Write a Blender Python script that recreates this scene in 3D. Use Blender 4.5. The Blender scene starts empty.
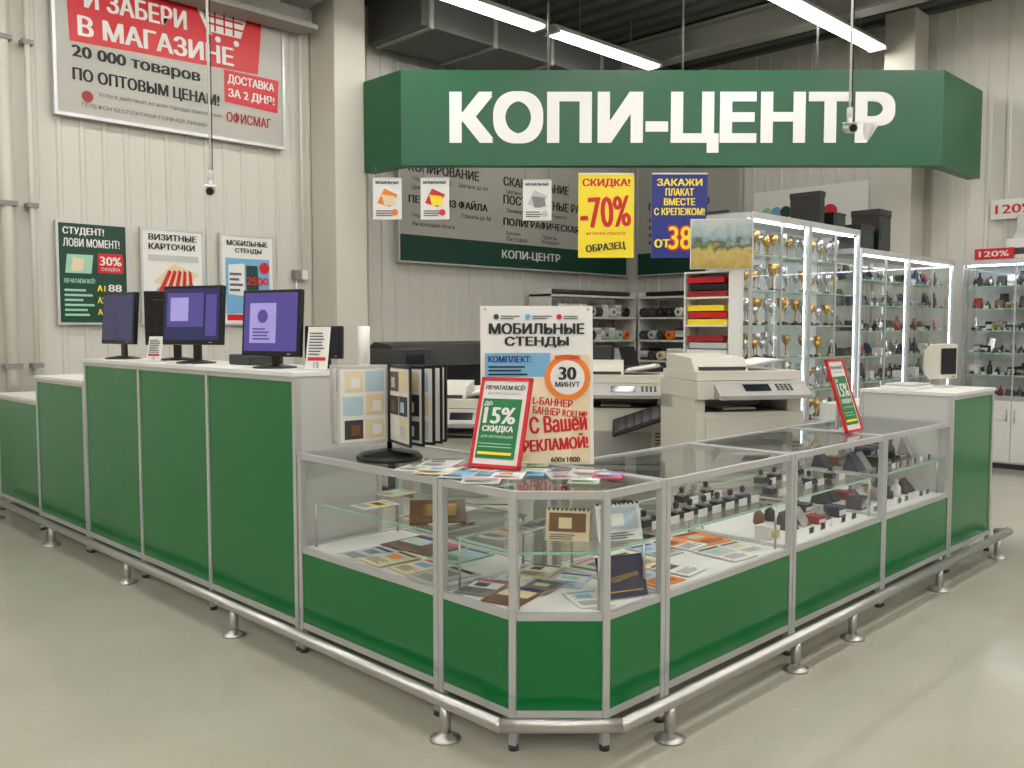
import bpy, bmesh, math, random
from mathutils import Matrix, Vector
random.seed(7)
sc = bpy.context.scene
sc.view_settings.view_transform = 'Standard'
R2 = math.sqrt(2)
rad = math.radians

# ---------------------------------------------------------------- materials
def lin(c):
    c = c/255.0
    return c/12.92 if c <= 0.04045 else ((c+0.055)/1.055)**2.4
MATS = {}
def mat(name, rgb, rough=0.5, metal=0.0, var=0.05, scale=6.0, bump=0.0, emit=0.0, coat=0.0):
    if name in MATS: return MATS[name]
    m = bpy.data.materials.new(name); m.use_nodes = True
    nt = m.node_tree; N = nt.nodes; L = nt.links
    bs = N['Principled BSDF']
    col = [lin(v) for v in rgb]
    tc = N.new('ShaderNodeTexCoord'); nz = N.new('ShaderNodeTexNoise')
    nz.inputs['Scale'].default_value = scale; nz.inputs['Detail'].default_value = 4
    L.new(tc.outputs['Object'], nz.inputs['Vector'])
    mx = N.new('ShaderNodeMix'); mx.data_type = 'RGBA'
    mx.inputs[6].default_value = [max(0, v*(1-var)) for v in col]+[1]
    mx.inputs[7].default_value = [min(1, v*(1+var)) for v in col]+[1]
    L.new(nz.outputs['Fac'], mx.inputs[0])
    L.new(mx.outputs[2], bs.inputs['Base Color'])
    bs.inputs['Roughness'].default_value = rough
    bs.inputs['Metallic'].default_value = metal
    if coat: bs.inputs['Coat Weight'].default_value = coat
    if emit:
        L.new(mx.outputs[2], bs.inputs['Emission Color']); bs.inputs['Emission Strength'].default_value = emit
    MATS[name] = m
    return m
def glassmat(name, tint=(0.97, 0.985, 0.98), base=0.045, k=0.8):
    m = bpy.data.materials.new(name); m.use_nodes = True
    nt = m.node_tree; N = nt.nodes; L = nt.links
    N.remove(N['Principled BSDF'])
    t = N.new('ShaderNodeBsdfTransparent'); t.inputs[0].default_value = (*tint, 1)
    g = N.new('ShaderNodeBsdfGlossy'); g.inputs['Roughness'].default_value = 0.02
    lw = N.new('ShaderNodeLayerWeight'); lw.inputs[0].default_value = 0.5
    pw = N.new('ShaderNodeMath'); pw.operation = 'POWER'; pw.inputs[1].default_value = 4.5
    ma = N.new('ShaderNodeMath'); ma.operation = 'MULTIPLY_ADD'; ma.inputs[1].default_value = k; ma.inputs[2].default_value = base
    mix = N.new('ShaderNodeMixShader')
    L.new(lw.outputs['Facing'], pw.inputs[0]); L.new(pw.outputs[0], ma.inputs[0]); L.new(ma.outputs[0], mix.inputs[0])
    L.new(t.outputs[0], mix.inputs[1]); L.new(g.outputs[0], mix.inputs[2])
    L.new(mix.outputs[0], N['Material Output'].inputs[0])
    return m

GREEN = mat('green_laminate', (0,108,50), 0.2, var=0.04, scale=2)
GREEN_S = mat('green_sign', (0,84,48), 0.35, var=0.05, scale=1)
ALU = mat('brushed_aluminium', (194,195,195), 0.35, metal=0.45, var=0.04, scale=30)
STEEL = mat('stainless_steel', (184,182,178), 0.3, metal=0.9, var=0.05, scale=20)
WHITE = mat('white_plastic', (222,221,216), 0.45, var=0.02)
PAPER = mat('paper_white', (222,221,216), 0.6, var=0.02)
LGREY = mat('light_grey_laminate', (188,188,184), 0.4, var=0.03)
MGREY = mat('mid_grey', (126,126,124), 0.5)
DGREY = mat('dark_grey', (54,54,56), 0.5)
BLACK = mat('black_plastic', (16,16,18), 0.35)
BEIGE = mat('copier_beige', (200,197,185), 0.45, var=0.02)
BEIGE2 = mat('copier_grey', (156,154,148), 0.45, var=0.02)
RED = mat('red_print', (200,12,26), 0.4)
DRED = mat('dark_red', (146,22,28), 0.5)
YEL = mat('yellow_print', (242,216,36), 0.45)
BLUE = mat('blue_print', (24,40,124), 0.45)
LBLUE = mat('light_blue_print', (110,168,204), 0.5)
ORANGE = mat('orange_print', (232,124,30), 0.5)
PINK = mat('pink_print', (206,80,120), 0.5)
DGREEN = mat('dark_green_print', (6,58,43), 0.45)
MINT = mat('mint_print', (150,200,172), 0.5)
CREAM = mat('cream_print', (220,202,164), 0.5)
BROWN = mat('brown_wood', (112,72,40), 0.45, var=0.3, scale=20)
GOLD = mat('gold_metal', (206,166,84), 0.25, metal=0.9)
SILVER = mat('silver_metal', (210,210,210), 0.2, metal=0.9)
NAVY = mat('navy_cover', (28,30,62), 0.5)
TXT = mat('ink_black', (26,26,30), 0.6)
TXTG = mat('ink_grey', (90,92,92), 0.6)
SIGNW = mat('sign_letter_white', (236,236,232), 0.4, var=0.01)
SCREEN = mat('screen_purple', (70,62,122), 0.15, var=0.15, scale=3, emit=0.65)
SCREEN2 = mat('screen_window', (136,128,178), 0.15, var=0.1, emit=0.7)
SCREEND = mat('screen_navy', (38,40,78), 0.15, emit=0.55)
DARKSCR = mat('screen_off', (24,28,34), 0.08)
WALL = mat('wall_panel_paint', (200,197,188), 0.6, var=0.03, scale=1.5)
COLM = mat('column_paint', (200,196,184), 0.7, var=0.03, scale=2)
CEIL = mat('ceiling_deck', (88,87,83), 0.8, var=0.08, scale=1)
BEAM = mat('beam_paint', (142,140,132), 0.6, var=0.05)
DBEAM = mat('dark_duct', (74,74,72), 0.5, var=0.05)
PBACK = mat('poster_frosted', (168,166,156), 0.3, var=0.03, scale=1)
LAMP = mat('lamp_tube', (255,252,246), 0.5, var=0.0, emit=25.5)
LED = mat('led_strip', (238,245,255), 0.5, var=0.0, emit=11.0)
GLASS = glassmat('clear_glass')
GLASST = glassmat('counter_top_glass', (0.94,0.97,0.96), 0.06, 0.9)
SOFT = mat('pale_print_blue', (172,192,204), 0.5); SOFTG = mat('pale_print_green', (166,192,160), 0.5)

FLOOR = bpy.data.materials.new('polished_concrete'); FLOOR.use_nodes = True
def _floor():
    nt = FLOOR.node_tree; N = nt.nodes; L = nt.links; bs = N['Principled BSDF']
    tc = N.new('ShaderNodeTexCoord')
    n1 = N.new('ShaderNodeTexNoise'); n1.inputs['Scale'].default_value = 0.7; n1.inputs['Detail'].default_value = 6
    n2 = N.new('ShaderNodeTexNoise'); n2.inputs['Scale'].default_value = 45; n2.inputs['Detail'].default_value = 4
    L.new(tc.outputs['Object'], n1.inputs[0]); L.new(tc.outputs['Object'], n2.inputs[0])
    r1 = N.new('ShaderNodeValToRGB')
    r1.color_ramp.elements[0].position = 0.25; r1.color_ramp.elements[1].position = 0.78
    r1.color_ramp.elements[0].color = (lin(162),lin(158),lin(143),1)
    r1.color_ramp.elements[1].color = (lin(182),lin(179),lin(165),1)
    L.new(n1.outputs['Fac'], r1.inputs[0])
    m = N.new('ShaderNodeMix'); m.data_type='RGBA'; m.blend_type='MULTIPLY'; m.inputs[0].default_value = 0.15
    L.new(r1.outputs[0], m.inputs[6]); L.new(n2.outputs['Fac'], m.inputs[7])
    L.new(m.outputs[2], bs.inputs['Base Color'])
    mr = N.new('ShaderNodeMapRange'); mr.inputs[3].default_value = 0.07; mr.inputs[4].default_value = 0.17
    L.new(n1.outputs['Fac'], mr.inputs[0]); L.new(mr.outputs[0], bs.inputs['Roughness'])
_floor()

PAINT = bpy.data.materials.new('painting_wheat'); PAINT.use_nodes = True
def _paint():
    nt = PAINT.node_tree; N = nt.nodes; L = nt.links; bs = N['Principled BSDF']
    tc = N.new('ShaderNodeTexCoord'); sp = N.new('ShaderNodeSeparateXYZ')
    L.new(tc.outputs['Object'], sp.inputs[0])
    nz = N.new('ShaderNodeTexNoise'); nz.inputs['Scale'].default_value = 14; nz.inputs['Detail'].default_value = 6
    L.new(tc.outputs['Object'], nz.inputs[0])
    a = N.new('ShaderNodeMath'); a.operation='MULTIPLY_ADD'; a.inputs[1].default_value = 0.3
    L.new(nz.outputs['Fac'], a.inputs[0]); L.new(sp.outputs[2], a.inputs[2])
    cr = N.new('ShaderNodeValToRGB'); e = cr.color_ramp.elements
    e[0].position = 0.15; e[0].color = (lin(165),lin(140),lin(70),1)
    e[1].position = 0.5; e[1].color = (lin(180),lin(188),lin(182),1)
    x = e.new(0.28); x.color = (lin(192),lin(170),lin(98),1)
    x = e.new(0.34); x.color = (lin(74),lin(90),lin(54),1)
    x = e.new(0.39); x.color = (lin(140),lin(160),lin(165),1)
    L.new(a.outputs[0], cr.inputs[0]); L.new(cr.outputs[0], bs.inputs['Base Color'])
_paint()

# ---------------------------------------------------------------- builder
_tcache = {}
def text_geo(s):
    if s in _tcache: return _tcache[s]
    cu = bpy.data.curves.new('t', 'FONT'); cu.body = s; cu.resolution_u = 3
    ob = bpy.data.objects.new('t', cu); sc.collection.objects.link(ob)
    dg = bpy.context.evaluated_depsgraph_get(); dg.update()
    me = ob.evaluated_get(dg).to_mesh()
    vs = [v.co.copy() for v in me.vertices]; fs = [tuple(p.vertices) for p in me.polygons]
    bpy.data.objects.remove(ob); bpy.data.curves.remove(cu)
    x0 = min(v.x for v in vs); x1 = max(v.x for v in vs); y0 = min(v.y for v in vs); y1 = max(v.y for v in vs)
    _tcache[s] = (vs, fs, x0, x1, y0, y1)
    return _tcache[s]

class B:
    def __init__(s, name, loc=(0,0,0), rot=0.0):
        s.name = name; s.loc = loc; s.rot = rot
        s.bins = {'main': [[],[],[],[]], 'print': [[],[],[],[]], 'glass': [[],[],[],[]]}
        s.mats = []; s.M = Matrix.Identity(4)
    def mi(s, m):
        if m not in s.mats: s.mats.append(m)
        return s.mats.index(m)
    def add(s, vs, fs, m, bin='main', smooth=False):
        V,F,MI,SM = s.bins[bin]; o = len(V)
        V.extend([tuple(s.M @ Vector(v)) for v in vs])
        i = s.mi(m)
        for k,f in enumerate(fs):
            F.append(tuple(o+j for j in f)); MI.append(i)
            SM.append(smooth if isinstance(smooth,bool) else smooth[k])
    def box(s, x0,x1,y0,y1,z0,z1,m, bin='main'):
        vs = [(x0,y0,z0),(x1,y0,z0),(x1,y1,z0),(x0,y1,z0),(x0,y0,z1),(x1,y0,z1),(x1,y1,z1),(x0,y1,z1)]
        fs = [(3,2,1,0),(4,5,6,7),(0,1,5,4),(1,2,6,5),(2,3,7,6),(3,0,4,7)]
        s.add(vs,fs,m,bin)
    def prism(s, poly, z0, z1, m):
        n = len(poly)
        vs = [(p[0],p[1],z0) for p in poly]+[(p[0],p[1],z1) for p in poly]
        fs = [tuple(reversed(range(n))), tuple(range(n,2*n))]+[(i,(i+1)%n,n+(i+1)%n,n+i) for i in range(n)]
        s.add(vs,fs,m)
    def prismx(s, prof, x0, x1, m):
        n = len(prof)
        vs = [(x0,p[0],p[1]) for p in prof]+[(x1,p[0],p[1]) for p in prof]
        fs = [tuple(range(n)), tuple(reversed(range(n,2*n)))]+[(i,n+i,n+(i+1)%n,(i+1)%n) for i in range(n)]
        s.add(vs,fs,m)
    def pane(s, a, c, z0, z1, m=None):
        s.add([(a[0],a[1],z0),(c[0],c[1],z0),(c[0],c[1],z1),(a[0],a[1],z1)],[(0,1,2,3)],m or GLASS,'glass')
    def sheet(s, poly, z, m=None):
        s.add([(p[0],p[1],z) for p in poly],[tuple(range(len(poly)))],m or GLASS,'glass')
    def cyl(s, p0, p1, r, m, n=14, r2=None):
        p0 = Vector(p0); p1 = Vector(p1); d = (p1-p0).normalized()
        a = d.orthogonal().normalized(); b = d.cross(a); r2 = r if r2 is None else r2
        vs = []
        for p,rr in ((p0,r),(p1,r2)):
            for i in range(n):
                t = 2*math.pi*i/n; vs.append(p+a*math.cos(t)*rr+b*math.sin(t)*rr)
        fs = [(i,(i+1)%n,n+(i+1)%n,n+i) for i in range(n)]+[tuple(reversed(range(n))),tuple(range(n,2*n))]
        s.add(vs,fs,m,smooth=[True]*n+[False]*2)
    def sphere(s, c, r, m, n=12, sz=1.0):
        s.lathe([(r*math.sin(math.pi*k/8)+1e-5, r*sz*(-math.cos(math.pi*k/8))) for k in range(9)], c, m, n)
    def lathe(s, prof, c, m, n=12):
        vs = []
        for r,z in prof:
            for i in range(n):
                t = 2*math.pi*i/n; vs.append((c[0]+r*math.cos(t), c[1]+r*math.sin(t), c[2]+z))
        fs = []
        for k in range(len(prof)-1):
            for i in range(n):
                fs.append((k*n+i, k*n+(i+1)%n, (k+1)*n+(i+1)%n, (k+1)*n+i))
        k = len(prof)-1
        nf = len(fs)
        fs.append(tuple(reversed(range(n)))); fs.append(tuple(range(k*n,(k+1)*n)))
        s.add(vs,fs,m,smooth=[True]*nf+[False]*2)
    def tube(s, pts, r, m, n=20):
        for a,b in zip(pts[:-1],pts[1:]): s.cyl(a,b,r,m,n)
        for p in pts[1:-1]: s.sphere(p,r,m,n)
    def rect(s, x0,x1,z0,z1,m,y=-0.003):
        s.add([(x0,y,z0),(x1,y,z0),(x1,y,z1),(x0,y,z1)],[(0,1,2,3)],m,'print')
    def pg(s, pts, m, y=-0.003):
        s.add([(p[0],y,p[1]) for p in pts],[tuple(range(len(pts)))],m,'print')
    def disc(s, x,z,r,m,y=-0.003,n=28,rz=None):
        rz = rz or r
        s.pg([(x+r*math.cos(2*math.pi*i/n), z+rz*math.sin(2*math.pi*i/n)) for i in range(n)],m,y)
    def text(s, t, x, z, h, m, w=None, y=-0.005, bold=0.0, al='l', ang=0.0, heavy=False):
        vs,fs,x0,x1,y0,y1 = text_geo(t)
        sy = h/(y1-y0); sx = sy if w is None else w/(x1-x0)
        W = (x1-x0)*sx
        ox = {'l':0,'c':-W/2,'r':-W}[al]
        ca,sa = math.cos(rad(ang)), math.sin(rad(ang))
        d = bold*h*1.1*min(1.0,sx/sy); dz = bold*h*0.8
        if not bold: sh = [(0,0)]
        elif heavy: sh = [(-d,0),(d,0),(0,-dz),(0,dz),(-d,-dz),(-d,dz),(d,-dz),(d,dz),(0,0)]
        else: sh = [(-d,0),(d,0),(0,0),(0,dz*0.5)]
        for k,(dx,dz_) in enumerate(sh):
            out = []
            for v in vs:
                a = (v.x-x0)*sx+ox+dx; b = (v.y-y0)*sy+dz_
                out.append((x+a*ca-b*sa, y-k*0.00006, z+a*sa+b*ca))
            s.add(out, fs, m, 'print')
    def lines(s, x0,x1,z0,z1,n,m,y=-0.005,fill=0.45):
        p = (z1-z0)/n
        for i in range(n):
            w = (x1-x0)*random.uniform(0.6,1.0)
            s.rect(x0,x0+w,z0+i*p,z0+i*p+p*fill,m,y)
    def done(s, bevel=0.0):
        root = None
        for b in ('main','print','glass'):
            V,F,MI,SM = s.bins[b]
            if not F: continue
            me = bpy.data.meshes.new(s.name if root is None else s.name+'_'+b)
            me.from_pydata(V,[],F)
            for m in s.mats: me.materials.append(m)
            me.polygons.foreach_set('material_index', MI)
            me.polygons.foreach_set('use_smooth', SM)
            if b=='main':
                bm = bmesh.new(); bm.from_mesh(me); bmesh.ops.recalc_face_normals(bm, faces=bm.faces); bm.to_mesh(me); bm.free()
            me.update()
            if root is None:
                ob = bpy.data.objects.new(s.name, me); root = ob
                ob.location = s.loc; ob.rotation_euler = (0,0,rad(s.rot))
                if bevel and b=='main':
                    md = ob.modifiers.new('bevel','BEVEL'); md.width = bevel; md.segments = 2
                    md.limit_method = 'ANGLE'; md.angle_limit = rad(50)
            else:
                ob = bpy.data.objects.new('glazing' if b=='glass' else 'print', me); ob.parent = root
            sc.collection.objects.link(ob)
        return root

def cw(X, Y):   # viewer-right / viewer-ahead metres -> building axes (45 degrees apart)
    return ((X+Y)/R2, (Y-X)/R2)
def T(x=0,y=0,z=0): return Matrix.Translation((x,y,z))
def RX(a): return Matrix.Rotation(rad(a),4,'X')
def RY(a): return Matrix.Rotation(rad(a),4,'Y')
def RZ(a): return Matrix.Rotation(rad(a),4,'Z')

# ---------------------------------------------------------------- room shell
VW = 8.7; UW = 11.25; LO = -7.0; HC = 5.3
b = B('floor'); b.box(LO-0.1,UW+0.1,LO-0.1,VW+0.1,-0.1,0,FLOOR); b.done()
b = B('ceiling'); b.box(LO-0.1,UW+0.1,LO-0.1,VW+0.1,HC,HC+0.1,CEIL)
u = LO+0.1
while u < UW-0.1:
    b.box(u,u+0.12,LO,VW,HC-0.05,HC,CEIL); u += 0.3
b.done()
b = B('wall_back'); b.box(LO,UW,VW,VW+0.1,0,HC,WALL)
u = LO+0.1
while u < UW-0.05:
    b.prism([(u,VW),(u+0.012,VW-0.014),(u+0.045,VW-0.014),(u+0.057,VW)],0,HC,WALL); u += 0.2
b.done()
b = B('wall_right'); b.box(UW,UW+0.1,LO,VW,0,HC,WALL)
u = LO+0.1
while u < VW-0.05:
    b.prism([(UW,u),(UW-0.014,u+0.012),(UW-0.014,u+0.045),(UW,u+0.057)],0,HC,WALL); u += 0.2
b.done()
b = B('wall_left'); b.box(LO-0.1,LO,LO,VW,0,HC,WALL); b.done()
b = B('wall_front'); b.box(LO,UW,LO-0.1,LO,0,HC,WALL); b.done()
for i,u in enumerate((-3.0, 1.2, 5.2, 9.6)):
    b = B('ceiling_beam',(u,0,HC-0.4))
    b.box(-0.12,0.12,LO+0.02,VW-0.02,0,0.03,BEAM); b.box(-0.12,0.12,LO+0.02,VW-0.02,0.31,0.34,BEAM)
    b.box(-0.015,0.015,LO+0.02,VW-0.02,0.03,0.31,BEAM); b.done()
b = B('wall_plate_beam',(5.0,8.42,HC-0.62)); b.box(-3,0.4,-0.14,0.14,0,0.05,BEAM); b.box(-3,0.4,-0.02,0.02,0.05,0.22,BEAM); b.done()
b = B('ventilation_duct',(0,8.0,HC-0.55)); b.box(6.2,11.1,-0.45,0.5,0,0.45,DBEAM)
for k in range(6): b.box(6.3+k*0.95,6.36+k*0.95,-0.47,0.52,-0.02,0.47,BEAM)
b.done(0.01)
b = B('support_column',(5.74,8.42,0)); b.box(-0.2,0.2,-0.22,0.25,0,HC-0.05,COLM); b.box(-0.21,0.21,-0.23,0.25,0,0.12,LGREY); b.done(0.01)
b = B('support_column',(11.0,4.4,0)); b.box(-0.18,0.22,-0.18,0.18,0,HC-0.05,COLM); b.box(-0.19,0.22,-0.19,0.19,0,0.12,LGREY); b.done(0.01)
for u,r in ((2.46,0.05),(2.66,0.025)):
    b = B('wall_pipe',(u,8.6,0)); b.cyl((0,0,0),(0,0,HC),r,COLM)
    for z in (1.2,2.6,4.0): b.box(-r-0.02,r+0.02,-r-0.008,0.08,z,z+0.04,MGREY)
    b.done()
b = B('wall_switch_box',(5.36,8.64,2.08)); b.box(-0.08,-0.01,-0.03,0.04,0,0.1,MGREY); b.box(0.01,0.08,-0.03,0.04,0,0.1,WHITE)
b.cyl((0.04,0,0.1),(0.04,0,3.0),0.012,WHITE); b.cyl((-0.045,0,0),(-0.045,0,-1.2),0.01,WHITE); b.done()

for v in (-4.6,-2.3,0.0,2.3,4.6,6.9):
    z = 4.8
    for k in range(5):
        u0 = -5.9+k*3.35
        L1 = 3.2 if not (v==6.9 and k==4) else 1.95
        b = B('fluorescent_lamp',(u0,v,z))
        b.prismx([(-0.11,0.03),(0.11,0.03),(0.06,0.1),(-0.06,0.1)],0,L1,LGREY)
        b.box(0.05,L1-0.05,-0.07,0.07,0.0,0.03,LAMP)
        b.box(0,0.05,-0.11,0.11,0,0.05,LGREY); b.box(L1-0.05,L1,-0.11,0.11,0,0.05,LGREY)
        b.cyl((0.5,0,0.1),(0.5,0,HC-z),0.006,MGREY,6); b.cyl((L1-0.5,0,0.1),(L1-0.5,0,HC-z),0.006,MGREY,6)
        b.done()

# ---------------------------------------------------------------- counters
def inset(poly, d):
    n = len(poly); out = []
    for i in range(n):
        p0 = Vector(poly[i-1]); p1 = Vector(poly[i]); p2 = Vector(poly[(i+1)%n])
        d1 = (p1-p0).normalized(); d2 = (p2-p1).normalized()
        n1 = Vector((-d1.y,d1.x)); n2 = Vector((-d2.y,d2.x))
        a = p0+n1*d; c = p1+n2*d
        cr = d1.x*d2.y-d1.y*d2.x
        if abs(cr)<1e-6: out.append(tuple(p1+n1*d)); continue
        t = ((c-a).x*d2.y-(c-a).y*d2.x)/cr
        out.append(tuple(a+d1*t))
    return out
def showcase(poly, kinds, H=0.96):
    ox,oy = poly[0]
    P = [(p[0]-ox,p[1]-oy) for p in poly]
    ar = sum(P[i][0]*P[(i+1)%len(P)][1]-P[(i+1)%len(P)][0]*P[i][1] for i in range(len(P)))
    if ar < 0: P = [P[0]]+P[1:][::-1]; kinds = kinds[::-1]
    b = B('glass_display_counter',(ox,oy,0))
    n = len(P); I1 = inset(P,0.024); I2 = inset(P,0.012); I3 = inset(P,0.015); I0 = inset(P,0.004)
    IR = inset(P,0.002)
    IC = inset(P,0.0135)
    for i in range(n):
        j = (i+1)%n
        q = [IR[i],IR[j],I1[j],I1[i]]
        for z0,z1 in ((0.12,0.15),(0.485,0.512),(H-0.028,H)): b.prism(q,z0,z1,ALU)
        pq = [I0[i],I0[j],I3[j],I3[i]]
        b.prism(pq,0.15,0.485,GREEN if kinds[i]=='f' else LGREY)
        if kinds[i]!='s': b.pane(I2[i],I2[j],0.512,H-0.028)
        c = IC[i]
        b.M = T(c[0],c[1],0)
        if n==5 and i in (1,2): b.M = T(c[0],c[1],0) @ RZ(22.5 if i==1 else 67.5)
        b.box(-0.0138,0.0138,-0.0138,0.0138,0.02,H+0.0012,ALU)
        b.M = Matrix.Identity(4)
        b.cyl((c[0],c[1],0),(c[0],c[1],0.02),0.02,DGREY,10)
    b.prism(inset(P,0.026),0.13,0.14,LGREY)
    b.prism(inset(P,0.026),0.5,0.508,WHITE)
    b.sheet(inset(P,0.05),0.726)
    S0 = inset(P,0.05); S1 = inset(P,0.053)
    for i in range(n):
        j=(i+1)%n; b.prism([S0[i],S0[j],S1[j],S1[i]],0.718,0.7265,MINT if kinds[i]!='s' else LGREY)
    b.sheet(inset(P,0.02),H-0.005,GLASST)
    for p in inset(P,0.06): b.cyl((p[0],p[1],0.508),(p[0],p[1],0.72),0.006,STEEL,6)
    b.done()
U0,V0 = 2.273,2.028
showcase([(U0,2.69),(2.88,2.69),(2.88,3.71),(U0,3.71)],['s','b','s','f'])
showcase([(U0,2.686),(U0,2.273),(2.517,V0),(2.877,V0),(2.877,2.686)],['f','f','f','s','b'])
for u0,u1 in ((2.881,3.905),(3.91,4.94),(4.945,5.942)):
    showcase([(u0,V0),(u1,V0),(u1,2.63),(u0,2.63)],['f','s','b','s'])

def counter(loc, rot, L, D, H, npan, name='reception_counter', top=WHITE):
    b = B(name, loc, rot)
    p = L/npan
    for i in range(npan+1):
        x = min(max(i*p,0.014),L-0.014)
        b.box(x-0.014,x+0.014,-0.002,0.026,0.02,H-0.02,ALU)
        b.cyl((x,0.015,0),(x,0.015,0.02),0.02,DGREY,10)
    for x in (0.014,L-0.014):
        b.box(x-0.014,x+0.014,D-0.028,D,0.02,H-0.02,ALU)
        b.cyl((x,D-0.015,0),(x,D-0.015,0.02),0.02,DGREY,10)
    b.box(0.001,L-0.001,0.006,0.02,0.14,H-0.04,GREEN)
    b.box(0.002,L-0.002,-0.001,0.024,0.12,0.15,ALU); b.box(0.002,L-0.002,-0.001,0.024,H-0.045,H-0.018,ALU)
    b.box(0.003,0.015,0.027,D-0.029,0.14,H-0.021,LGREY); b.box(L-0.015,L-0.003,0.027,D-0.029,0.14,H-0.021,LGREY)
    b.box(0.001,0.018,0.027,D-0.029,0.12,0.15,ALU); b.box(L-0.018,L-0.001,0.027,D-0.029,0.12,0.15,ALU)
    b.box(0.02,L-0.02,D-0.02,D-0.005,0.14,0.75,LGREY)
    b.box(0.02,L-0.02,0.3,D-0.02,0.73,0.75,LGREY)
    b.box(-0.003,L+0.003,-0.01,D,H-0.02,H,top)
    b.done()
counter((U0,6.41,0),-90,2.69,0.5,1.34,3)
counter((U0,7.41,0),-90,0.99,0.5,1.19,1)
counter((U0+0.02,8.48,0),-90,1.06,0.5,1.0,1)
counter((5.948,V0,0),0,0.79,0.6,1.14,1)

b = B('floor_guard_rail')
z = 0.145; ur = U0-0.11; vr = V0-0.11
k = 0.11*math.tan(rad(22.5))
pts = [(ur,8.5,z),(ur,2.273-k,z),(2.517-k,vr,z),(6.78,vr,z),(6.86,vr+0.03,z-0.01),(6.9,vr+0.12,z-0.04)]
b.tube(pts,0.026,STEEL)
for (x,y) in [(ur,q) for q in (2.52,4.15,5.48,6.81,8.1)]+[(q,vr) for q in (2.76,3.74,4.325,5.49,6.55)]:
    b.cyl((x,y,0.0),(x,y,z-0.01),0.021,STEEL); b.lathe([(0.058,0),(0.058,0.008),(0.04,0.016),(0.024,0.03)],(x,y,0),STEEL,20)
b.done()

# ---------------------------------------------------------------- sign
b = B('overhead_shop_sign',(0,0,0))
a0=(5.9,8.18); a1=(5.9,7.53); a2=(9.88,3.55); a3=(11.05,3.55); th=0.14; k=th*math.tan(rad(22.5))
A=[a0,a1,a2,a3]; C=[(5.9+th,8.18),(5.9+th,7.53+k),(9.88+k,3.55+th),(11.05,3.55+th)]
for i in range(3): b.prism([A[i],A[i+1],C[i+1],C[i]],3.24,4.215,GREEN_S)
for p,q in ((7.0,6.5),(8.0,5.5),(9.0,4.5)):
    b.cyl((p+0.1,q+0.06,4.2),(p+0.1,q+0.06,HC),0.012,MGREY,8)
cx,cy = (a1[0]+a2[0])/2,(a1[1]+a2[1])/2
b.M = T(cx,cy,0) @ RZ(-45)
b.text('КОПИ-ЦЕНТР',0.0,3.39,0.585,SIGNW,w=4.56,y=-0.01,bold=0.048,al='c',heavy=True)
b.M = Matrix.Identity(4)
b.done()

def hang(name, X, w, z0, z1, fn, Y=9.56):
    u,v = cw(X,Y); b = B(name,(u,v,z0),-45)
    h = z1-z0
    b.box(-w/2,w/2,0,0.004,0,h,PAPER); b.box(-w/2,w/2,-0.006,0.01,h-0.012,h+0.004,ALU)
    for s in (-1,1): b.cyl((s*w*0.4,0.003,h),(s*w*0.4,0.003,3.24-z0),0.003,MGREY,6)
    fn(b,w,h); b.done()
def f_yellow(b,w,h):
    b.rect(-w/2,w/2,0,h,YEL)
    b.text('СКИДКА!',0,h*0.83,h*0.105,RED,w=w*0.84,al='c',bold=0.06)
    b.text('-70%',0,h*0.36,h*0.36,RED,w=w*0.88,al='c',bold=0.05,ang=3)
    b.text('ОБРАЗЕЦ',0,h*0.07,h*0.1,TXT,w=w*0.7,al='c',y=-0.008,bold=0.05,ang=6)
    b.text('на печать плакатов',0,h*0.27,h*0.035,RED,w=w*0.7,al='c')
def f_blue(b,w,h):
    b.rect(-w/2,w/2,0,h,BLUE)
    for i,t in enumerate(('ЗАКАЖИ','ПЛАКАТ','ВМЕСТЕ','С КРЕПЕЖОМ!')):
        b.text(t,0,h*(0.85-i*0.115),h*0.085,YEL,w=w*(0.8,0.5,0.55,0.9)[i],al='c',bold=0.05)
    b.text('от',-w*0.44,h*0.12,h*0.1,YEL,bold=0.05)
    b.text('380',-w*0.18,h*0.1,h*0.27,RED,w=w*0.62,bold=0.09,heavy=True); b.text('380',-w*0.18,h*0.1,h*0.27,YEL,w=w*0.62,bold=0.03,y=-0.008)
def f_small(cols):
    def f(b,w,h):
        b.text('МОБИЛЬНЫЕ',0,h*0.86,h*0.07,TXT,w=w*0.8,al='c',bold=0.05)
        b.pg([(-w*0.35,h*0.4),(w*0.1,h*0.3),(w*0.36,h*0.6),(-w*0.1,h*0.75)],cols[0]); b.pg([(-w*0.1,h*0.32),(w*0.3,h*0.36),(w*0.26,h*0.56),(-w*0.2,h*0.6)],cols[1],y=-0.006)
        b.lines(-w*0.4,w*0.4,h*0.08,h*0.25,3,TXTG); b.disc(w*0.26,h*0.17,w*0.11,cols[0],y=-0.008)
    return f
hang('hanging_discount_poster',0.99,0.585,2.29,3.17,f_yellow)
hang('hanging_discount_poster',1.76,0.585,2.29,3.17,f_blue)
hang('hanging_leaflet',-1.31,0.30,2.69,3.12,f_small((ORANGE,CREAM)))
hang('hanging_leaflet',-0.81,0.30,2.69,3.12,f_small((RED,YEL)))
hang('hanging_leaflet',0.265,0.30,2.68,3.10,f_small((LGREY,MGREY)))

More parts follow.
